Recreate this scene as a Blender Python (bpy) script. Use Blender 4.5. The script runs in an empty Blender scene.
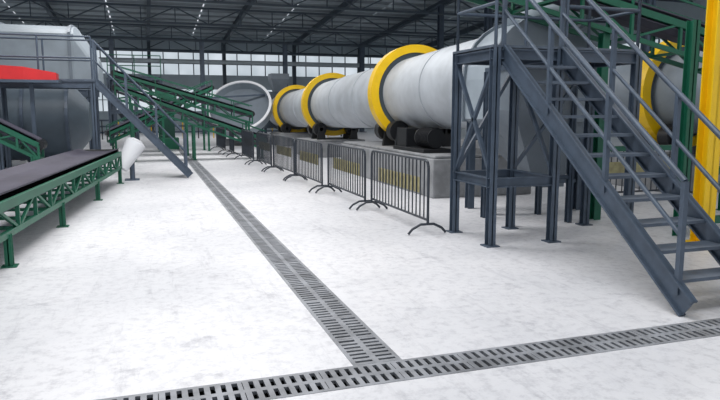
import bpy, bmesh, math, random
from mathutils import Vector, Matrix
random.seed(4)
V=Vector
def lin(c):
    return tuple(((x/255)/12.92 if x/255<=0.04045 else ((x/255+0.055)/1.055)**2.4) for x in c)
def mat(name,rgb,rough=0.5,metal=0.0,var=0.12,scale=3.0,bump=0.0,rgb2=None):
    m=bpy.data.materials.new(name); m.use_nodes=True
    nt=m.node_tree; bs=nt.nodes['Principled BSDF']
    bs.inputs['Roughness'].default_value=rough; bs.inputs['Metallic'].default_value=metal
    c=lin(rgb); c2=lin(rgb2) if rgb2 else tuple(x*(1-var) for x in c)
    tc=nt.nodes.new('ShaderNodeTexCoord'); no=nt.nodes.new('ShaderNodeTexNoise')
    no.inputs['Scale'].default_value=scale; no.inputs['Detail'].default_value=6; no.inputs['Roughness'].default_value=0.6
    cr=nt.nodes.new('ShaderNodeValToRGB')
    cr.color_ramp.elements[0].position=0.35; cr.color_ramp.elements[1].position=0.62
    cr.color_ramp.elements[0].color=(*c2,1); cr.color_ramp.elements[1].color=(*c,1)
    nt.links.new(tc.outputs['Object'],no.inputs['Vector']); nt.links.new(no.outputs['Fac'],cr.inputs['Fac'])
    nt.links.new(cr.outputs['Color'],bs.inputs['Base Color'])
    if bump>0:
        b=nt.nodes.new('ShaderNodeBump'); b.inputs['Strength'].default_value=bump; b.inputs['Distance'].default_value=0.01
        n2=nt.nodes.new('ShaderNodeTexNoise'); n2.inputs['Scale'].default_value=scale*12
        nt.links.new(tc.outputs['Object'],n2.inputs['Vector']); nt.links.new(n2.outputs['Fac'],b.inputs['Height'])
        nt.links.new(b.outputs['Normal'],bs.inputs['Normal'])
    return m
M={}
M['slate']=mat('slate_blue_paint',(76,89,105),0.45,0.1,0.25,5.0)
M['slate2']=mat('slate_tread_plate',(94,105,119),0.5,0.2,0.3,6.0)
M['green']=mat('green_paint',(22,98,74),0.45,0.0,0.2)
M['dgreen']=mat('dark_green_paint',(18,66,54),0.5,0.0,0.2)
M['yellow']=mat('yellow_paint',(244,198,12),0.4,0.0,0.12)
M['sign']=mat('faded_yellow_sign',(176,168,126),0.6,0.0,0.35,9.0)
M['red']=mat('red_paint',(208,38,42),0.45)
M['drum']=mat('light_grey_drum_paint',(184,190,196),0.5,0.0,0.2,1.6)
M['hood']=mat('grey_hood_steel',(128,138,148),0.5,0.1,0.25,1.0)
M['hood2']=mat('light_hood_steel',(158,169,178),0.5,0.05,0.2,1.0)
M['tank']=mat('dark_tank_steel',(80,93,104),0.5,0.1,0.3,0.8)
M['black']=mat('black_iron',(28,30,34),0.5,0.1)
M['belt']=mat('rubber_belt',(74,72,86),0.7,0.0,0.3,2.0)
M['concrete']=mat('pedestal_concrete',(150,152,155),0.9,0.0,0.35,2.5,0.3)
M['galv']=mat('galvanised_grate',(146,149,155),0.5,0.1,0.45,4.0)
M['pit']=mat('drain_pit',(22,24,28),0.9)
M['white']=mat('white_paint',(228,230,234),0.5,0.0,0.05)
M['wall']=mat('wall_cladding',(182,195,202),0.6,0.0,0.1,0.5)
M['roof']=mat('roof_sheet',(138,148,155),0.6,0.0,0.2,0.4)
M['steel']=mat('roof_steel',(74,86,97),0.5,0.1,0.2,0.5)
M['purlin']=mat('purlin_steel',(190,200,205),0.5,0.1,0.1,0.5)
M['barrier']=mat('barrier_steel',(52,58,67),0.45,0.2)
g=bpy.data.materials.new('tinted_glazing'); g.use_nodes=True; nt=g.node_tree; nt.nodes.clear()
o=nt.nodes.new('ShaderNodeOutputMaterial'); t=nt.nodes.new('ShaderNodeBsdfTransparent')
wv=nt.nodes.new('ShaderNodeTexNoise'); wv.inputs['Scale'].default_value=.35; tc=nt.nodes.new('ShaderNodeTexCoord'); nt.links.new(tc.outputs['Object'],wv.inputs['Vector'])
cr=nt.nodes.new('ShaderNodeValToRGB'); cr.color_ramp.elements[0].position=.35; cr.color_ramp.elements[0].color=(.58,.64,.66,1); cr.color_ramp.elements[1].position=.65; cr.color_ramp.elements[1].color=(.86,.9,.92,1)
nt.links.new(wv.outputs['Fac'],cr.inputs['Fac']); nt.links.new(cr.outputs['Color'],t.inputs['Color']); nt.links.new(t.outputs[0],o.inputs['Surface'])
M['glaze']=g

def floor_mat():
    m=bpy.data.materials.new('floor_concrete'); m.use_nodes=True; nt=m.node_tree; N=nt.nodes; L=nt.links
    bs=N['Principled BSDF']; tc=N.new('ShaderNodeTexCoord')
    def noise(sc,det,ro,vec=None):
        n=N.new('ShaderNodeTexNoise'); n.inputs['Scale'].default_value=sc; n.inputs['Detail'].default_value=det; n.inputs['Roughness'].default_value=ro
        L.new(vec or tc.outputs['Object'],n.inputs['Vector']); return n
    def ramp(src,p0,c0,p1,c1):
        r=N.new('ShaderNodeValToRGB'); e=r.color_ramp.elements; e[0].position=p0; e[0].color=(*c0,1); e[1].position=p1; e[1].color=(*c1,1)
        L.new(src,r.inputs['Fac']); return r
    def mul(a,b):
        x=N.new('ShaderNodeMix'); x.data_type='RGBA'; x.blend_type='MULTIPLY'; x.inputs[0].default_value=1
        L.new(a,x.inputs[6]); L.new(b,x.inputs[7]); return x.outputs[2]
    base=ramp(noise(0.35,7,.6).outputs['Fac'],.38,lin((206,207,211)),.6,lin((223,223,226)))
    fine=ramp(noise(11,12,.75).outputs['Fac'],.36,(.80,.80,.81),.52,(1,1,1))
    spots=ramp(noise(2.6,10,.75).outputs['Fac'],.32,(.70,.70,.72),.43,(1,1,1))
    mp=N.new('ShaderNodeMapping'); mp.inputs['Rotation'].default_value=(0,0,.35); mp.inputs['Scale'].default_value=(7,.8,1); L.new(tc.outputs['Object'],mp.inputs['Vector'])
    st=ramp(noise(1.2,10,.75,mp.outputs['Vector']).outputs['Fac'],.34,(.84,.84,.85),.45,(1,1,1))
    L.new(mul(mul(mul(base.outputs['Color'],fine.outputs['Color']),st.outputs['Color']),spots.outputs['Color']),bs.inputs['Base Color'])
    bs.inputs['Roughness'].default_value=0.42
    return m
M['floor']=floor_mat()

class B:
    def __init__(s,name): s.name=name; s.bm=bmesh.new(); s.mats=[]
    def mi(s,k):
        m=M[k]
        if m not in s.mats: s.mats.append(m)
        return s.mats.index(m)
    def faces(s,vs,fs,k,smooth=False):
        i=s.mi(k); bv=[s.bm.verts.new(v) for v in vs]
        for f in fs:
            try:
                fc=s.bm.faces.new([bv[j] for j in f]); fc.material_index=i; fc.smooth=smooth
            except ValueError: pass
    def hexa(s,p,k):
        s.faces(p,[(0,3,2,1),(4,5,6,7),(0,1,5,4),(1,2,6,5),(2,3,7,6),(3,0,4,7)],k)
    def box(s,a,b,k):
        x0,y0,z0=a; x1,y1,z1=b
        s.hexa([(x0,y0,z0),(x1,y0,z0),(x1,y1,z0),(x0,y1,z0),(x0,y0,z1),(x1,y0,z1),(x1,y1,z1),(x0,y1,z1)],k)
    def beam(s,p,q,w,h,k,up=(0,0,1)):
        p=V(p);q=V(q); d=(q-p).normalized(); up=V(up)
        if abs(d.dot(up))>0.98: up=V((0,1,0))
        r=d.cross(up).normalized(); u=r.cross(d)
        r=r*w/2; u=u*h/2
        s.hexa([p-r-u,p+r-u,p+r+u,p-r+u,q-r-u,q+r-u,q+r+u,q-r+u],k)
    def ibeam(s,p,q,w,h,k,up=(0,0,1)):
        p=V(p);q=V(q); d=(q-p).normalized(); u0=V(up)
        if abs(d.dot(u0))>0.98: u0=V((0,1,0))
        r=d.cross(u0).normalized(); u=r.cross(d)
        s.beam(p,q,w*0.15,h,k,u); 
        for sg in(-1,1):
            o=u*sg*(h/2-h*0.05); s.beam(p+o,q+o,w,h*0.1,k,u)
    def cyl(s,p,q,r,k,r2=None,seg=14,cap=True):
        p=V(p);q=V(q); r2=r if r2 is None else r2
        d=(q-p).normalized(); up=V((0,0,1)) if abs(d.z)<0.95 else V((0,1,0))
        a=d.cross(up).normalized(); b=a.cross(d)
        vs=[]
        for c,rr in((p,r),(q,r2)):
            for i in range(seg):
                t=2*math.pi*i/seg; vs.append(c+a*math.cos(t)*rr+b*math.sin(t)*rr)
        s.faces(vs,[(i,(i+1)%seg,seg+(i+1)%seg,seg+i) for i in range(seg)],k,True)
        if cap:
            s.faces(vs[:seg],[tuple(range(seg))],k); s.faces(vs[seg:],[tuple(range(seg))],k)
    def tube(s,pts,r,k,seg=8):
        for a,b in zip(pts[:-1],pts[1:]): s.cyl(a,b,r,k,seg=seg)
    def ring(s,c,d,ro,ri,w,k,seg=56,a0=0,a1=2*math.pi):
        c=V(c); d=V(d).normalized(); a=d.cross(V((0,0,1))).normalized(); b=a.cross(d)
        full=abs(a1-a0-2*math.pi)<1e-4; n=seg; vs=[]
        for i in range(n+(0 if full else 1)):
            t=a0+(a1-a0)*i/n; o=a*math.cos(t)+b*math.sin(t)
            vs+= [c+o*ro-d*w/2,c+o*ro+d*w/2,c+o*ri+d*w/2,c+o*ri-d*w/2]
        m=len(vs)//4; fs=[]
        for i in range(n):
            j=(i+1)%m
            for e in range(4): fs.append((4*i+e,4*i+(e+1)%4,4*j+(e+1)%4,4*j+e))
        s.faces(vs,fs,k)
    def loft(s,secs,k,cap=True,smooth=False):
        n=len(secs[0]); vs=[p for q in secs for p in q]; fs=[]
        for j in range(len(secs)-1):
            for i in range(n): fs.append((j*n+i,j*n+(i+1)%n,(j+1)*n+(i+1)%n,(j+1)*n+i))
        s.faces(vs,fs,k,smooth)
        if cap: s.faces(secs[0],[tuple(range(n))],k); s.faces(secs[-1],[tuple(range(n))],k)
    def railing(s,pts,k,h=0.98,sp=1.1,r=0.022):
        for a,b in zip(pts[:-1],pts[1:]):
            a=V(a);b=V(b); L=(b-a).length; n=max(1,round(L/sp))
            for i in range(n+1):
                p=a.lerp(b,i/n); s.cyl(p,p+V((0,0,h)),r,k,seg=8)
            for hh in (h,h*0.5): s.cyl(a+V((0,0,hh)),b+V((0,0,hh)),r,k,seg=8)
    def done(s,bevel=0):
        bmesh.ops.recalc_face_normals(s.bm,faces=s.bm.faces[:])
        xs=[v.co for v in s.bm.verts]
        o=V(((min(v.x for v in xs)+max(v.x for v in xs))/2,(min(v.y for v in xs)+max(v.y for v in xs))/2,min(v.z for v in xs)))
        bmesh.ops.translate(s.bm,verts=s.bm.verts[:],vec=-o)
        me=bpy.data.meshes.new(s.name); s.bm.to_mesh(me); s.bm.free()
        for m in s.mats: me.materials.append(m)
        ob=bpy.data.objects.new(s.name,me); ob.location=o; bpy.context.collection.objects.link(ob)
        if bevel:
            md=ob.modifiers.new('bevel','BEVEL'); md.width=bevel; md.segments=2; md.limit_method='ANGLE'
        return ob

# ---------------- room shell ----------------
X0,X1,Y0,Y1=-14,30,-6,56
f=B('floor'); 
def q(x0,y0,x1,y1): f.box((x0,y0,-0.15),(x1,y1,0),'floor')
DX0,DX1,CY0,CY1=1.25,1.60,3.58,3.90
q(X0,Y0,X1,CY0); q(X0,CY0,-8,CY1); q(20,CY0,X1,CY1)
q(X0,CY1,DX0,50); q(DX1,CY1,X1,50); q(X0,50,X1,Y1)
f.box((-8,CY0,-0.2),(20,CY1,-0.13),'pit'); f.box((DX0,CY1,-0.2),(DX1,50,-0.13),'pit')
for (a,b) in (((-8,CY0,-0.14),(20,CY0+0.004,-0.012)),((-8,CY1-0.004,-0.14),(DX0,CY1,-0.012)),((DX1,CY1-0.004,-0.14),(20,CY1,-0.012)),
              ((DX0,CY1,-0.14),(DX0+0.004,50,-0.012)),((DX1-0.004,CY1,-0.14),(DX1,50,-0.012))): f.box(a,b,'pit')
f.done()

def grate(name,axis,a0,a1,b0,b1):
    g=B(name); z0,z1=-0.02,0.003
    def bx(u0,u1,v0,v1):
        if axis=='y': g.box((v0,u0,z0),(v1,u1,z1),'galv')
        else: g.box((u0,v0,z0),(u1,v1,z1),'galv')
    W=b1-b0; e=0.03; u=a0; PL=0.5
    bx(a0,a1,b0,b0+e); bx(a0,a1,b1-e,b1); mid=(b0+b1)/2; bx(a0,a1,mid-0.022,mid+0.022)
    while u<a1-0.01:
        L=min(PL,a1-u)
        bx(u+0.003,u+0.04,b0+e,mid-0.022); bx(u+0.003,u+0.04,mid+0.022,b1-e)
        n=7; pitch=(L-0.04)/n
        for i in range(1,n+1):
            c=u+0.04+i*pitch
            w=0.036 if i<n else 0.03
            bx(c-w,c-0.002 if i==n else c,b0+e,mid-0.022); bx(c-w,c-0.002 if i==n else c,mid+0.022,b1-e)
        u+=L
    return g.done()
grate('floor_drain_grate','y',CY1,50,DX0,DX1)
grate('floor_drain_grate','x',-8,20,CY0,CY1)

def zr(y): return 7.7+(56-y)*0.07 if y>14 else 7.7+42*0.07-(14-y)*0.07
def wall_y(name,y,x0,x1,ztop,bands):
    w=B(name); z=0
    for (a,b) in bands:
        w.box((x0,y,z),(x1,y+0.15,a),'wall')
        w.faces([(x0,y+.06,a),(x1,y+.06,a),(x1,y+.06,b),(x0,y+.06,b)],[(0,1,2,3)],'glaze')
        x=x0
        while x<=x1: w.box((x-0.04,y+0.02,a),(x+0.04,y+0.1,b),'steel'); x+=1.2
        w.box((x0,y+0.03,(a+b)/2-0.03),(x1,y+0.09,(a+b)/2+0.03),'steel')
        z=b
    w.box((x0,y,z),(x1,y+0.15,ztop),'wall')
    x=x0
    while x<=x1:
        w.box((x-0.03,y-0.03,0),(x+0.03,y,bands[0][0]),'wall'); x+=0.8
    w.done()
wall_y('wall_back',Y1,X0,X1,7.9,[(1.6,3.4),(4.6,6.4)])
w=B('wall_right'); z=0
for (a,b) in ((1.4,3.2),(4.4,6.0)):
    w.box((X1,Y0,z),(X1+0.15,Y1,a),'wall')
    w.faces([(X1+.06,Y0,a),(X1+.06,Y1,a),(X1+.06,Y1,b),(X1+.06,Y0,b)],[(0,1,2,3)],'glaze')
    y=Y0
    while y<=Y1: w.box((X1+0.02,y-0.04,a),(X1+0.1,y+0.04,b),'steel'); y+=1.2
    w.box((X1+0.03,Y0,(a+b)/2-0.03),(X1+0.09,Y1,(a+b)/2+0.03),'steel'); z=b
w.box((X1,Y0,z),(X1+0.15,Y1,7.7),'wall')
w.faces([(X1,Y0,7.7),(X1,Y1,7.7),(X1,14,zr(14.001)),(X1,Y0,zr(Y0))],[(0,1,2,3)],'wall'); w.done()
w=B('wall_left'); w.box((X0-0.15,Y0,0),(X0,Y1,1.2),'wall'); w.box((X0-0.15,Y0,4.5),(X0,Y1,7.7),'wall')
y=Y0
while y<=Y1: w.box((X0-0.12,y-0.1,1.2),(X0-0.02,y+0.1,4.5),'purlin'); y+=3
w.faces([(X0,Y0,7.7),(X0,Y1,7.7),(X0,14,zr(14.001)),(X0,Y0,zr(Y0))],[(0,1,2,3)],'wall'); w.done()
r=B('ceiling'); x=X0
while x<X1:
    xe=min(x+5.9,X1)
    for ya,yb in ((Y0,14),(14,Y1)):
        za=zr(ya) if ya<14 else zr(14.001); zb=zr(yb) if yb>14 else zr(14.001)
        r.hexa([(x,ya,za),(xe,ya,za),(xe,yb,zb),(x,yb,zb),(x,ya,za+0.06),(xe,ya,za+0.06),(xe,yb,zb+0.06),(x,yb,zb+0.06)],'roof')
    x+=6.0
r.done()
r=B('roof_steelwork')
y=16
while y<Y1: 
    r.beam((X0,y,zr(y)-0.11),(X1,y,zr(y)-0.11),0.07,0.18,'purlin'); y+=1.6
x=X0+2.5
while x<X1:
    r.ibeam((x,14,zr(14.001)-0.42),(x,Y1,zr(Y1)-0.42),0.22,0.42,'steel'); 
    r.ibeam((x,Y1-0.25,0),(x,Y1-0.25,zr(Y1)-0.42),0.25,0.3,'steel')
    x+=6
for y in (30,36,42,48,53):
    zt=zr(y)-0.75; zb=zt-0.95
    r.beam((X0,y,zt),(X1,y,zt),0.12,0.12,'steel'); r.beam((X0,y,zb),(X1,y,zb),0.12,0.12,'steel')
    x=X0; k=0
    while x<X1-0.1:
        xe=x+2.0
        r.beam((x,y,zb if k%2 else zt),(xe,y,zt if k%2 else zb),0.07,0.07,'steel'); r.beam((x,y,zb),(x,y,zt),0.06,0.06,'steel')
        x=xe; k+=1
r.done()
p=B('overhead_pipe'); p.cyl((X0+0.3,52,5.4),(20,52,5.4),0.16,'purlin'); p.cyl((X0+0.3,51,6.1),(24,51,6.1),0.1,'steel')
for x in range(-12,20,6): p.beam((x,52,5.4),(x,52,7.3),0.05,0.05,'steel')
p.done()

# ---------------- crowd barriers ----------------
def barrier(px,py,ang,L=2.3,H=1.02):
    b=B('crowd_barrier'); c,sn=math.cos(ang),math.sin(ang)
    def P(u,v,z): return V((px+c*u-sn*v,py+sn*u+c*v,z))
    k='barrier'; R=0.1
    b.tube([P(0,0,0.14),P(0,0,H-R),P(0.03,0,H-0.03),P(R,0,H),P(L-R,0,H),P(L-0.03,0,H-0.03),P(L,0,H-R),P(L,0,0.14)],0.02,k)
    b.cyl(P(0,0,0.2),P(L,0,0.2),0.018,k,seg=8)
    n=17
    for i in range(1,n): b.cyl(P(L*i/n,0,0.2),P(L*i/n,0,H),0.011,k,seg=6)
    for u in (0.02,L-0.02):
        b.tube([P(u,-0.28,0.015),P(u,-0.22,0.08),P(u,-0.1,0.14),P(u,0.1,0.14),P(u,0.22,0.08),P(u,0.28,0.015)],0.018,k)
    def plate(u0,u1,z0,z1,v0,v1,kk): b.hexa([P(u0,v0,z0),P(u1,v0,z0),P(u1,v1,z0),P(u0,v1,z0),P(u0,v0,z1),P(u1,v0,z1),P(u1,v1,z1),P(u0,v1,z1)],kk)
    plate(0.3,L-0.3,.54,.76,-0.02,-0.013,'sign')
    b.done()
yy=7.95
for i in range(8):
    if i==6: yy=23.55
    barrier(3.64-0.04*(yy-7.9)+random.uniform(-.03,.03),yy,math.pi/2+0.02+random.uniform(-.02,.02),L=2.3 if i<6 else 1.1 if i==6 else 2.3); yy+=2.42 if i!=6 else 2.0
barrier(7.6,9.6,0.02)

# ---------------- steel stair and platform (right) ----------------
def stair(b,foot,top,wv,n,k='slate',kt='slate2',depth=0.2,rail=True):
    foot=V(foot);top=V(top);wv=V(wv)
    for o in (V((0,0,0)),wv):
        b.ibeam(foot+o,top+o,0.07,depth,k)
    for i in range(1,n):
        c=foot.lerp(top,i/n); b.beam(c+wv*0.02,c+wv*0.98,0.24,0.03,kt)
    if rail:
        up=V((0,0,0.95))
        for o in (V((0,0,0)),wv):
            for t in (0.04,0.36,0.68,1.0):
                c=foot.lerp(top,t)+o; b.beam(c,c+up,0.045,0.045,k)
            b.cyl(foot.lerp(top,0.04)+o+up,top+o+up,0.027,k,seg=10)
            b.cyl(foot.lerp(top,0.04)+o+up*0.52,top+o+up*0.52,0.022,k,seg=10)
t=B('steel_access_stair'); Z=2.45
stair(t,(4.16,3.98,0.08),(4.16,7.0,Z-0.05),(0.82,0,0),12)
for (x,y) in ((4.05,7.0),(4.05,8.0),(4.95,7.0),(4.95,8.0),(6.15,7.9)):
    t.ibeam((x,y,0),(x,y,Z),0.1,0.1,'slate'); t.box((x-0.09,y-0.09,0),(x+0.09,y+0.09,0.015),'slate')
for z in (0.8,Z-0.08):
    for a,c in (((4.05,7.0),(4.95,7.0)),((4.05,8.0),(4.95,8.0)),((4.05,7.0),(4.05,8.0)),((4.95,7.0),(4.95,8.0))):
        t.ibeam((*a,z),(*c,z),0.08,0.12,'slate')
t.ibeam((4.95,7.95,Z-0.08),(6.15,7.95,Z-0.08),0.08,0.14,'slate'); t.ibeam((4.95,7.0,Z-0.08),(6.15,7.0,Z-0.08),0.08,0.14,'slate')
t.ibeam((6.15,7.0,Z-0.08),(6.15,7.95,Z-0.08),0.08,0.14,'slate'); t.ibeam((6.15,7.0,0),(6.15,7.0,Z),0.1,0.1,'slate')
t.box((4.0,6.98,Z),(6.2,8.05,Z+0.03),'slate2')
for a,c in (((4.05,7.0,0.85),(4.05,8.0,Z-0.15)),((4.05,8.0,0.85),(4.05,7.0,Z-0.15)),((4.95,7.0,0.85),(4.95,8.0,Z-0.15)),((4.95,8,.85),(6.15,7.95,Z-.1)),((4.05,8,0.85),(4.95,8,Z-.15))):
    t.beam(a,c,0.045,0.045,'slate')
t.railing([(4.05,7.0,Z),(4.05,8.0,Z),(6.15,8.0,Z),(6.15,7.0,Z),(5.05,7.0,Z)],'slate',h=1.05)
t.done()

# ---------------- rotary dryer ----------------
def ax(y): return V((6.34+0.042*(y-14.8),y,2.10-0.023*(y-14.8)))
dv=(ax(30)-ax(10)).normalized()
d=B('rotary_dryer_drum')
d.cyl(ax(10.02),ax(35.4),0.86,'drum',seg=64)
for y in (12.3,17.6,20.5,27,34): d.ring(ax(y),dv,0.875,0.84,0.04,'drum')
for y in (14.8,23.5,31.0):
    d.ring(ax(y),dv,1.17,0.98,0.32,'yellow'); d.ring(ax(y),dv,0.985,0.84,0.2,'tank')
for y in (14.8,23.5,31.0):
    c=ax(y)
    for s in(-1,1):
        for o in(-0.42,0.42):
            q0=V((c.x+s*0.62,y+o,c.z-0.62-0.28)); d.cyl(q0-V((0,0.14,0)),q0+V((0,0.14,0)),0.24,'black',seg=24)
            d.cyl(q0-V((0,0.3,0)),q0+V((0,0.3,0)),0.07,'slate',seg=12)
            zp=0.82 if y<20 else 0.62
            d.hexa([(q0.x-.16,q0.y-.3,zp),(q0.x+.16,q0.y-.3,zp),(q0.x+.16,q0.y-.2,zp),(q0.x-.16,q0.y-.2,zp),(q0.x-.09,q0.y-.3,q0.z+.1),(q0.x+.09,q0.y-.3,q0.z+.1),(q0.x+.09,q0.y-.2,q0.z+.1),(q0.x-.09,q0.y-.2,q0.z+.1)],'black')
d.done()
for (x0,y0,x1,y1,h) in ((5.2,11.2,7.4,17.4,0.82),(5.5,22.3,7.7,24.7,0.62),(5.9,29.8,8.1,32.2,0.62)):
    c=B('concrete_pedestal'); c.box((x0,y0,0),(x1,y1,h-0.06),'concrete'); c.box((x0+.06,y0+.06,h-.06),(x1-.06,y1-.06,h),'concrete'); c.done(0.02)
m=B('drive_motor'); 
m.box((5.35,12.0,0.82),(6.0,13.7,0.9),'black'); m.cyl((5.68,12.1,1.12),(5.68,12.8,1.12),0.2,'black',seg=24)
for i in range(9): m.ring((5.68,12.15+i*0.07,1.12),(0,1,0),0.22,0.18,0.015,'black',seg=24)
m.cyl((5.68,12.8,1.12),(5.68,13.1,1.12),0.06,'slate'); m.box((5.42,13.1,0.88),(5.78,13.65,1.3),'black'); m.done(0.01)

h=B('dryer_discharge_hood')
def arch(y,xc,hw,z0,zc,n=14):
    pts=[V((xc-hw,y,z0))]
    for i in range(n+1):
        a=math.pi-math.pi*i/n; pts.append(V((xc+hw*math.cos(a),y,zc+hw*math.sin(a))))
    pts.append(V((xc+hw,y,z0))); return pts
h.loft([arch(9.1,6.15,0.95,1.55,2.2),arch(10.0,6.15,0.95,1.55,2.2)],'hood2')
h.loft([arch(9.06,6.15,1.0,1.5,2.2),arch(9.12,6.15,1.0,1.5,2.2)],'hood'); h.loft([arch(9.95,6.15,1.0,1.5,2.2),arch(10.01,6.15,1.0,1.5,2.2)],'hood')
def rect(xc,yc,hx,hy,z): return [V((xc-hx,yc-hy,z)),V((xc+hx,yc-hy,z)),V((xc+hx,yc+hy,z)),V((xc-hx,yc+hy,z))]
h.loft([rect(6.15,9.55,0.95,0.45,1.55),rect(6.5,9.5,0.25,0.25,0.55),rect(6.5,9.5,0.25,0.25,0.4)],'hood')
h.box((5.85,9.02,1.75),(6.55,9.07,2.75),'hood'); h.cyl((6.45,8.98,2.2),(6.45,9.02,2.2),0.04,'black')
for x in (5.3,7.0):
    for y in (9.2,9.9): h.ibeam((x,y,0),(x,y,1.6),0.12,0.12,'slate')
h.beam((5.3,9.2,0.5),(7.0,9.2,0.5),0.06,0.06,'slate'); h.beam((5.3,9.2,0.5),(5.3,9.9,0.5),0.06,0.06,'slate')
h.cyl((6.0,9.55,2.85),(8.2,9.55,4.4),0.42,'hood2',seg=32); h.ring((6.9,9.55,3.484),(2.2,0,1.55),0.48,0.4,0.06,'hood',seg=32); h.ring((7.7,9.55,4.05),(2.2,0,1.55),0.48,0.4,0.06,'hood',seg=32)
h.cyl((8.2,9.55,4.4),(8.2,9.55,9.0),0.42,'hood2',seg=32)
h.done()
h=B('dryer_feed_housing'); h.box((6.25,35.45,.7),(8.2,36.9,2.7),'tank'); h.ring(ax(35.42),dv,1.02,.88,.1,'tank')
for x in (6.3,8.1):
    for y in (35.6,36.8): h.ibeam((x,y,0),(x,y,.7),.14,.14,'slate')
h.loft([rect(7.2,36.2,.3,.3,2.7),rect(7.2,36.2,.5,.5,3.4),rect(7.2,36.2,.5,.5,3.7)],'hood'); h.done(0.02)
g=B('discharge_hopper')
g.loft([rect(5.55,8.55,0.5,0.4,2.3),rect(5.55,8.55,0.5,0.4,1.7),rect(5.7,8.6,0.13,0.13,0.75),rect(5.7,8.6,0.13,0.13,0.6)],'hood')
g.box((5.02,8.12,2.28),(6.08,8.98,2.34),'slate')
for x in (5.05,6.05):
    for y in (8.15,8.95): g.ibeam((x,y,0),(x,y,2.28),0.08,0.08,'slate')
g.beam((5.05,8.15,0.7),(6.05,8.15,0.7),0.06,0.06,'slate')
g.done()

d=B('rotary_cooler_drum'); axis=V((0,1,0))
d.cyl((11.2,9.4,2.1),(11.2,30,1.8),0.88,'hood',seg=48)
for y in (11.3,19,26):
    z=2.1-0.3*(y-9.4)/20.6
    d.ring((11.2,y,z),axis,1.2,0.99,0.3,'yellow'); d.ring((11.2,y,z),axis,1.0,.86,.2,'tank')
for y in (11.3,19,26):
    for s in(-1,1):
        for o in(-.4,.4): d.cyl((11.2+s*.62,y+o-.14,1.14),(11.2+s*.62,y+o+.14,1.14),.24,'black',seg=24); d.box((11.2+s*.62-.12,y+o-.22,.7),(11.2+s*.62+.12,y+o-.16,1.2),'black')
d.done()
for y in (11.3,19,26):
    c=B('concrete_pedestal'); c.box((10.1,y-1.0,0),(12.3,y+1.2,0.7),'concrete'); c.done(0.02)

# ---------------- conveyors ----------------
def conveyor(name,p0,p1,w,depth,step,legs,k='green',belt='belt',guard=0):
    b=B(name); p0=V(p0);p1=V(p1); d=p1-p0; L=d.length; d.normalize()
    n=V((d.y,-d.x,0)).normalized()*w/2; dn=V((0,0,-depth))
    N=max(1,round(L/step))
    for s in(-1,1):
        o=n*s
        b.beam(p0+o,p1+o,0.06,0.1,k); b.beam(p0+o+dn,p1+o+dn,0.05,0.07,k)
        for i in range(N+1):
            c=p0.lerp(p1,i/N)+o; b.beam(c,c+dn,0.045,0.045,k)
            if i<N:
                e=p0.lerp(p1,(i+1)/N)+o
                if i%2: b.beam(c,e+dn,0.035,0.035,k)
                else: b.beam(c+dn,e,0.035,0.035,k)
        if guard: b.beam(p0+o+V((0,0,guard)),p1+o+V((0,0,guard)),0.03,0.03,k)
        if guard:
            for i in range(0,N+1,2):
                c=p0.lerp(p1,i/N)+o; b.beam(c,c+V((0,0,guard)),0.03,0.03,k)
    for i in range(N+1):
        c=p0.lerp(p1,i/N)+dn; b.beam(c-n,c+n,0.04,0.04,k)
    up=V((0,0,1)); e=0.93
    A=[p0-n*e+up*.13,p0-n*.45+up*.07,p0+n*.45+up*.07,p0+n*e+up*.13,p0+n*e+up*.11,p0+n*.45+up*.05,p0-n*.45+up*.05,p0-n*e+up*.11]
    C=[v+(p1-p0) for v in A]; b.loft([A,C],belt)
    b.loft([[v-up*.2 for v in A],[v-up*.2 for v in C]],belt)
    for c in(p0,p1): b.cyl(c-n*.9,c+n*.9,0.11,'black',seg=20)
    for i in range(int(L/0.5)):
        c=p0+d*(0.25+i*0.5); b.cyl(c-n*.95,c+n*.95,0.035,'black',seg=8)
    for t_ in legs:
        c=p0.lerp(p1,t_)+dn
        for s in(-1,1):
            f0=c+n*s; b.ibeam(f0,V((f0.x,f0.y,0)),0.08,0.08,k); b.box((f0.x-.08,f0.y-.08,0),(f0.x+.08,f0.y+.08,.012),k)
        if c.z>0.5: b.beam(c-n-V((0,0,c.z*.5)),c+n-V((0,0,c.z*.5)),0.04,0.04,k)
    return b
dirc=V((0.105,0.9945,0))
e0=V((-1.95,7.8,0.68))
conveyor('belt_conveyor',e0-dirc*4,e0+dirc*8.4,0.95,0.32,0.75,[0.05,0.32,0.52,0.75,0.98]).done()
conveyor('inclined_belt_conveyor',(-0.9,22.95,2.42),(4.0,22.95,0.66),0.7,0.35,0.7,[0.1,0.5,0.97],guard=0.3).done()
conveyor('inclined_belt_conveyor',(-1.0,25.2,3.0),(3.9,25.2,1.55),0.7,0.35,0.7,[0.1,0.5,0.97],guard=0.3).done()
conveyor('inclined_belt_conveyor',(-1.4,27.0,0.8),(2.6,27.8,2.6),0.7,0.35,0.7,[0.05,0.5,0.95],guard=0.3).done()
conveyor('inclined_belt_conveyor',(-4.6,15.5,2.3),(-2.2,15.5,0.95),0.6,0.3,0.5,[0.1,0.95]).done()
b=conveyor('overhead_belt_conveyor',(3.9,9.0,4.05),(12.5,7.4,1.7),0.7,0.42,0.8,[0.62,0.95],k='green',guard=0.35); b.done()
b=B('green_support_frame')
for (x,y) in ((6.62,8.25),(6.8,6.75),(8.3,6.75),(8.3,8.25)): b.ibeam((x,y,0),(x,y,2.4 if x>7 else 2.85),0.12,0.12,'green')
b.beam((6.8,6.75,0.2),(8.3,6.75,0.2),0.08,0.1,'green'); b.beam((6.62,8.25,1.1),(8.3,8.25,1.1),0.08,0.08,'green'); b.beam((6.8,6.75,0.3),(8.3,6.75,1.7),0.05,0.05,'green')
b.done()
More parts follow.
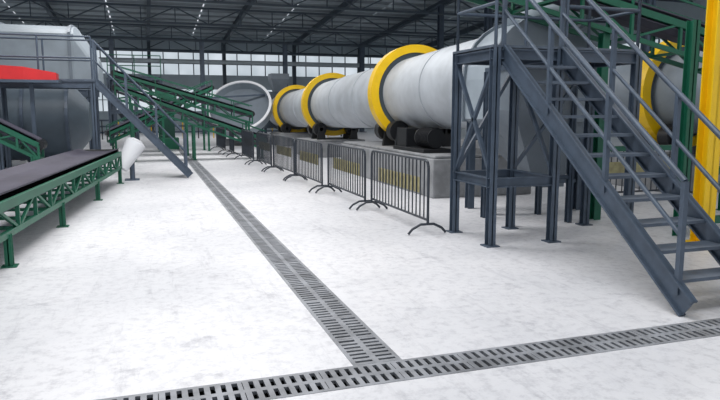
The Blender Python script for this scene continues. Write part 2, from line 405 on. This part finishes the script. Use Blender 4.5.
b=B('yellow_steel_column'); b.ibeam((6.72,6.3,0),(6.72,6.3,zr(6.3)),0.2,0.18,'yellow'); b.box((6.56,6.14,0),(6.88,6.46,.02),'yellow')
b.done()

b=B('conveyor_tail_guard'); b.cyl((-0.60,16.42,0.30),(-0.25,16.62,0.90),0.14,'white',r2=0.25,seg=28); b.cyl((-0.25,16.62,0.90),(-0.215,16.64,0.96),0.25,'white',r2=0.14,seg=28)
b.cyl((-0.36,16.56,0),(-0.36,16.56,0.6),0.06,'slate'); b.box((-.54,16.42,0),(-.2,16.72,.03),'slate'); b.done()

# ---------------- left platform, stair, screen ----------------
b=B('steel_platform'); Z=2.42
b.box((-8,16.6,Z-.04),(-1.1,17.5,Z),'slate2')
for y in (16.62,17.48):
    b.ibeam((-8,y,Z-.13),(-1.1,y,Z-.13),.08,.16,'slate')
    for x in (-7.9,-5.4,-3.2,-1.15): b.ibeam((x,y,0),(x,y,Z-.1),.1,.1,'slate')
b.railing([(-8,16.62,Z),(-1.15,16.62,Z)],'slate'); b.railing([(-8,17.48,Z),(-1.15,17.48,Z)],'slate')
stair(b,(1.02,16.65,.06),(-1.1,16.65,Z-.05),(0,.8,0),12,depth=.18)
b.done()
b=B('screening_drum_housing')
def archx(x,yc,hw,z0,z1,n=10):
    pts=[V((x,yc-hw,z0)),V((x,yc-hw,z1-0.5))]
    for i in range(1,n): 
        a=math.pi-math.pi*i/n; pts.append(V((x,yc+hw*math.cos(a),z1-0.5+0.5*math.sin(a))))
    pts+=[V((x,yc+hw,z1-.5)),V((x,yc+hw,z0))]; return pts
b.loft([archx(-9,22.8,1.5,2.3,4.3),archx(-1.95,22.8,1.5,2.3,4.3),archx(-1.3,22.8,1.2,2.3,3.3)],'hood2')
for x in (-7.5,-5.8,-4.1,-2.1): b.loft([archx(x,22.8,1.55,2.25,4.35),archx(x+.08,22.8,1.55,2.25,4.35)],'hood')
for xc in (-7.6,-5.2,-2.8):
    b.loft([rect(xc,22.8,1.15,1.4,2.3),rect(xc,22.8,.3,.4,1.0),rect(xc,22.8,.3,.4,.7)],'tank')
for x in (-8.8,-6.4,-4.0,-1.6):
    for y in (21.4,24.2): b.ibeam((x,y,0),(x,y,2.3),.14,.14,'slate')
b.ibeam((-9,21.35,2.2),(-1.3,21.35,2.2),.12,.22,'slate'); b.done()
b=B('dust_collection_tank')
b.cyl((-9,19.4,1.4),(-1.9,19.4,1.4),1.05,'tank',seg=40)
for x in (-8,-6,-4.2,-3.0,-1.95): b.ring((x,19.4,1.4),(1,0,0),1.12,1.04,.08,'slate',seg=40)
for x in (-7.5,-5,-2.4): b.box((x-.12,18.9,0),(x+.12,19.9,.75),'slate')
b.cyl((-1.9,19.4,1.4),(-1.45,19.4,1.4),1.05,'tank',r2=.5,seg=40)
b.done()
b=B('red_conveyor_cover')
def rs(x,z0,z1,i=0): return [V((x,15.9+i,z0)),V((x,16.45-i,z0)),V((x,16.45-i,z1)),V((x,15.9+i,z1))]
b.loft([rs(-6.5,2.42,2.85),rs(-2.5,2.36,2.64),rs(-1.85,2.36,2.52,.05)],'red')
b.box((-6.5,15.85,2.3),(-1.8,16.5,2.36),'slate')
for x in (-6,-2.4): b.ibeam((x,16.2,0),(x,16.2,2.3),.08,.08,'slate')
b.done()
b=B('disc_granulator'); c=V((4.3,31,1.75)); nrm=V((-0.35,-0.85,0.75)).normalized()
b.ring(c,nrm,1.5,1.43,.45,'hood2',seg=48); b.cyl(c-nrm*.2,c-nrm*.24,1.47,'hood',seg=48); b.ring(c+nrm*.24,nrm,1.54,1.42,.06,'white',seg=48)
b.cyl(c-nrm*.24,c-nrm*.8,.3,'tank'); b.beam(c+V((-1.5,0,.5)),c+V((1.5,.3,.7)),.08,.08,'slate')
for x in(-.7,.7): b.ibeam((4.3+x,31.7,0),(4.3+x,31.6,1.4),.14,.14,'slate')
b.box((3.4,31.3,0),(5.2,32.2,.3),'concrete'); b.box((3.5,31.5,1.1),(5.1,31.9,1.3),'slate')
b.done()
b=B('bucket_elevator'); b.box((0.6,29.2,0),(1.2,29.8,2.2),'dgreen'); b.box((0.5,29.1,2.2),(1.3,29.9,2.7),'green'); b.box((0.45,29.05,0),(1.35,29.95,.5),'green'); b.done(0.02)
b=B('machine_frame')
for x in (-1.6,-.4,.8):
    for y in (33,35): b.ibeam((x,y,0),(x,y,3.2),.14,.14,'slate')
for z in (1.6,3.2):
    for y in (33,35): b.ibeam((-1.6,y,z),(.8,y,z),.1,.16,'slate')
    b.box((-1.6,33,z+.08),(.8,35,z+.11),'slate2')
b.railing([(-1.6,33,3.3),(.8,33,3.3)],'green'); b.loft([rect(-.4,34,.9,.8,1.6),rect(-.4,34,.3,.3,.6)],'tank'); b.done()
b=B('guard_fence')
for i in range(22):
    x=-6+i*.9; b.beam((x,40,0),(x,40,1.1),.06,.06,'yellow' if i%2 else 'black')
for z in (.4,.75,1.1): b.beam((-6,40,z),(13,40,z),.06,.1,'slate')
b.done()
for x in (-8,-2,4,10,16,22):
    b=B('steel_column'); b.ibeam((x,47.7,0),(x,47.7,zr(47.7)-1.8),.3,.35,'slate'); b.box((x-.3,47.4,0),(x+.3,48,.03),'slate'); b.done()
for y in (14,20,26,32,38):
    b=B('steel_column'); b.ibeam((18,y,0),(18,y,zr(y+.01)-.7),.3,.35,'slate'); b.box((17.7,y-.3,0),(18.3,y+.3,.03),'slate'); b.done()

# ---------------- light ----------------
w=bpy.data.worlds.new('sky'); bpy.context.scene.world=w; w.use_nodes=True
bg=w.node_tree.nodes['Background']; bg.inputs['Color'].default_value=(0.89,0.935,1.0,1); bg.inputs['Strength'].default_value=0.88
def area(x,y,z,sx,sy,e):
    l=bpy.data.lights.new('overhead_fill','AREA'); l.shape='RECTANGLE'; l.size=sx; l.size_y=sy; l.energy=e; l.color=(1.0,0.985,0.98)  # added fill lamp hung below the ceiling to brighten the hall, no real fixture
    o=bpy.data.objects.new('overhead_fill',l); o.location=(x,y,z); bpy.context.collection.objects.link(o)
area(1,4,8.3,8,3,560); area(0,12,8.9,8,3,950); area(2,24,8.6,12,3,1000); area(14,12,8.9,6,6,450); area(3,40,6.8,14,2,500)
bpy.context.scene.view_settings.view_transform='Standard'

cam=bpy.data.cameras.new('camera'); cam.lens=32.05; cam.sensor_width=36; cam.clip_end=300
co=bpy.data.objects.new('camera',cam); co.location=(0,0,1.7); co.rotation_euler=(math.radians(82.0),0,math.radians(-18.37))
bpy.context.collection.objects.link(co); bpy.context.scene.camera=co
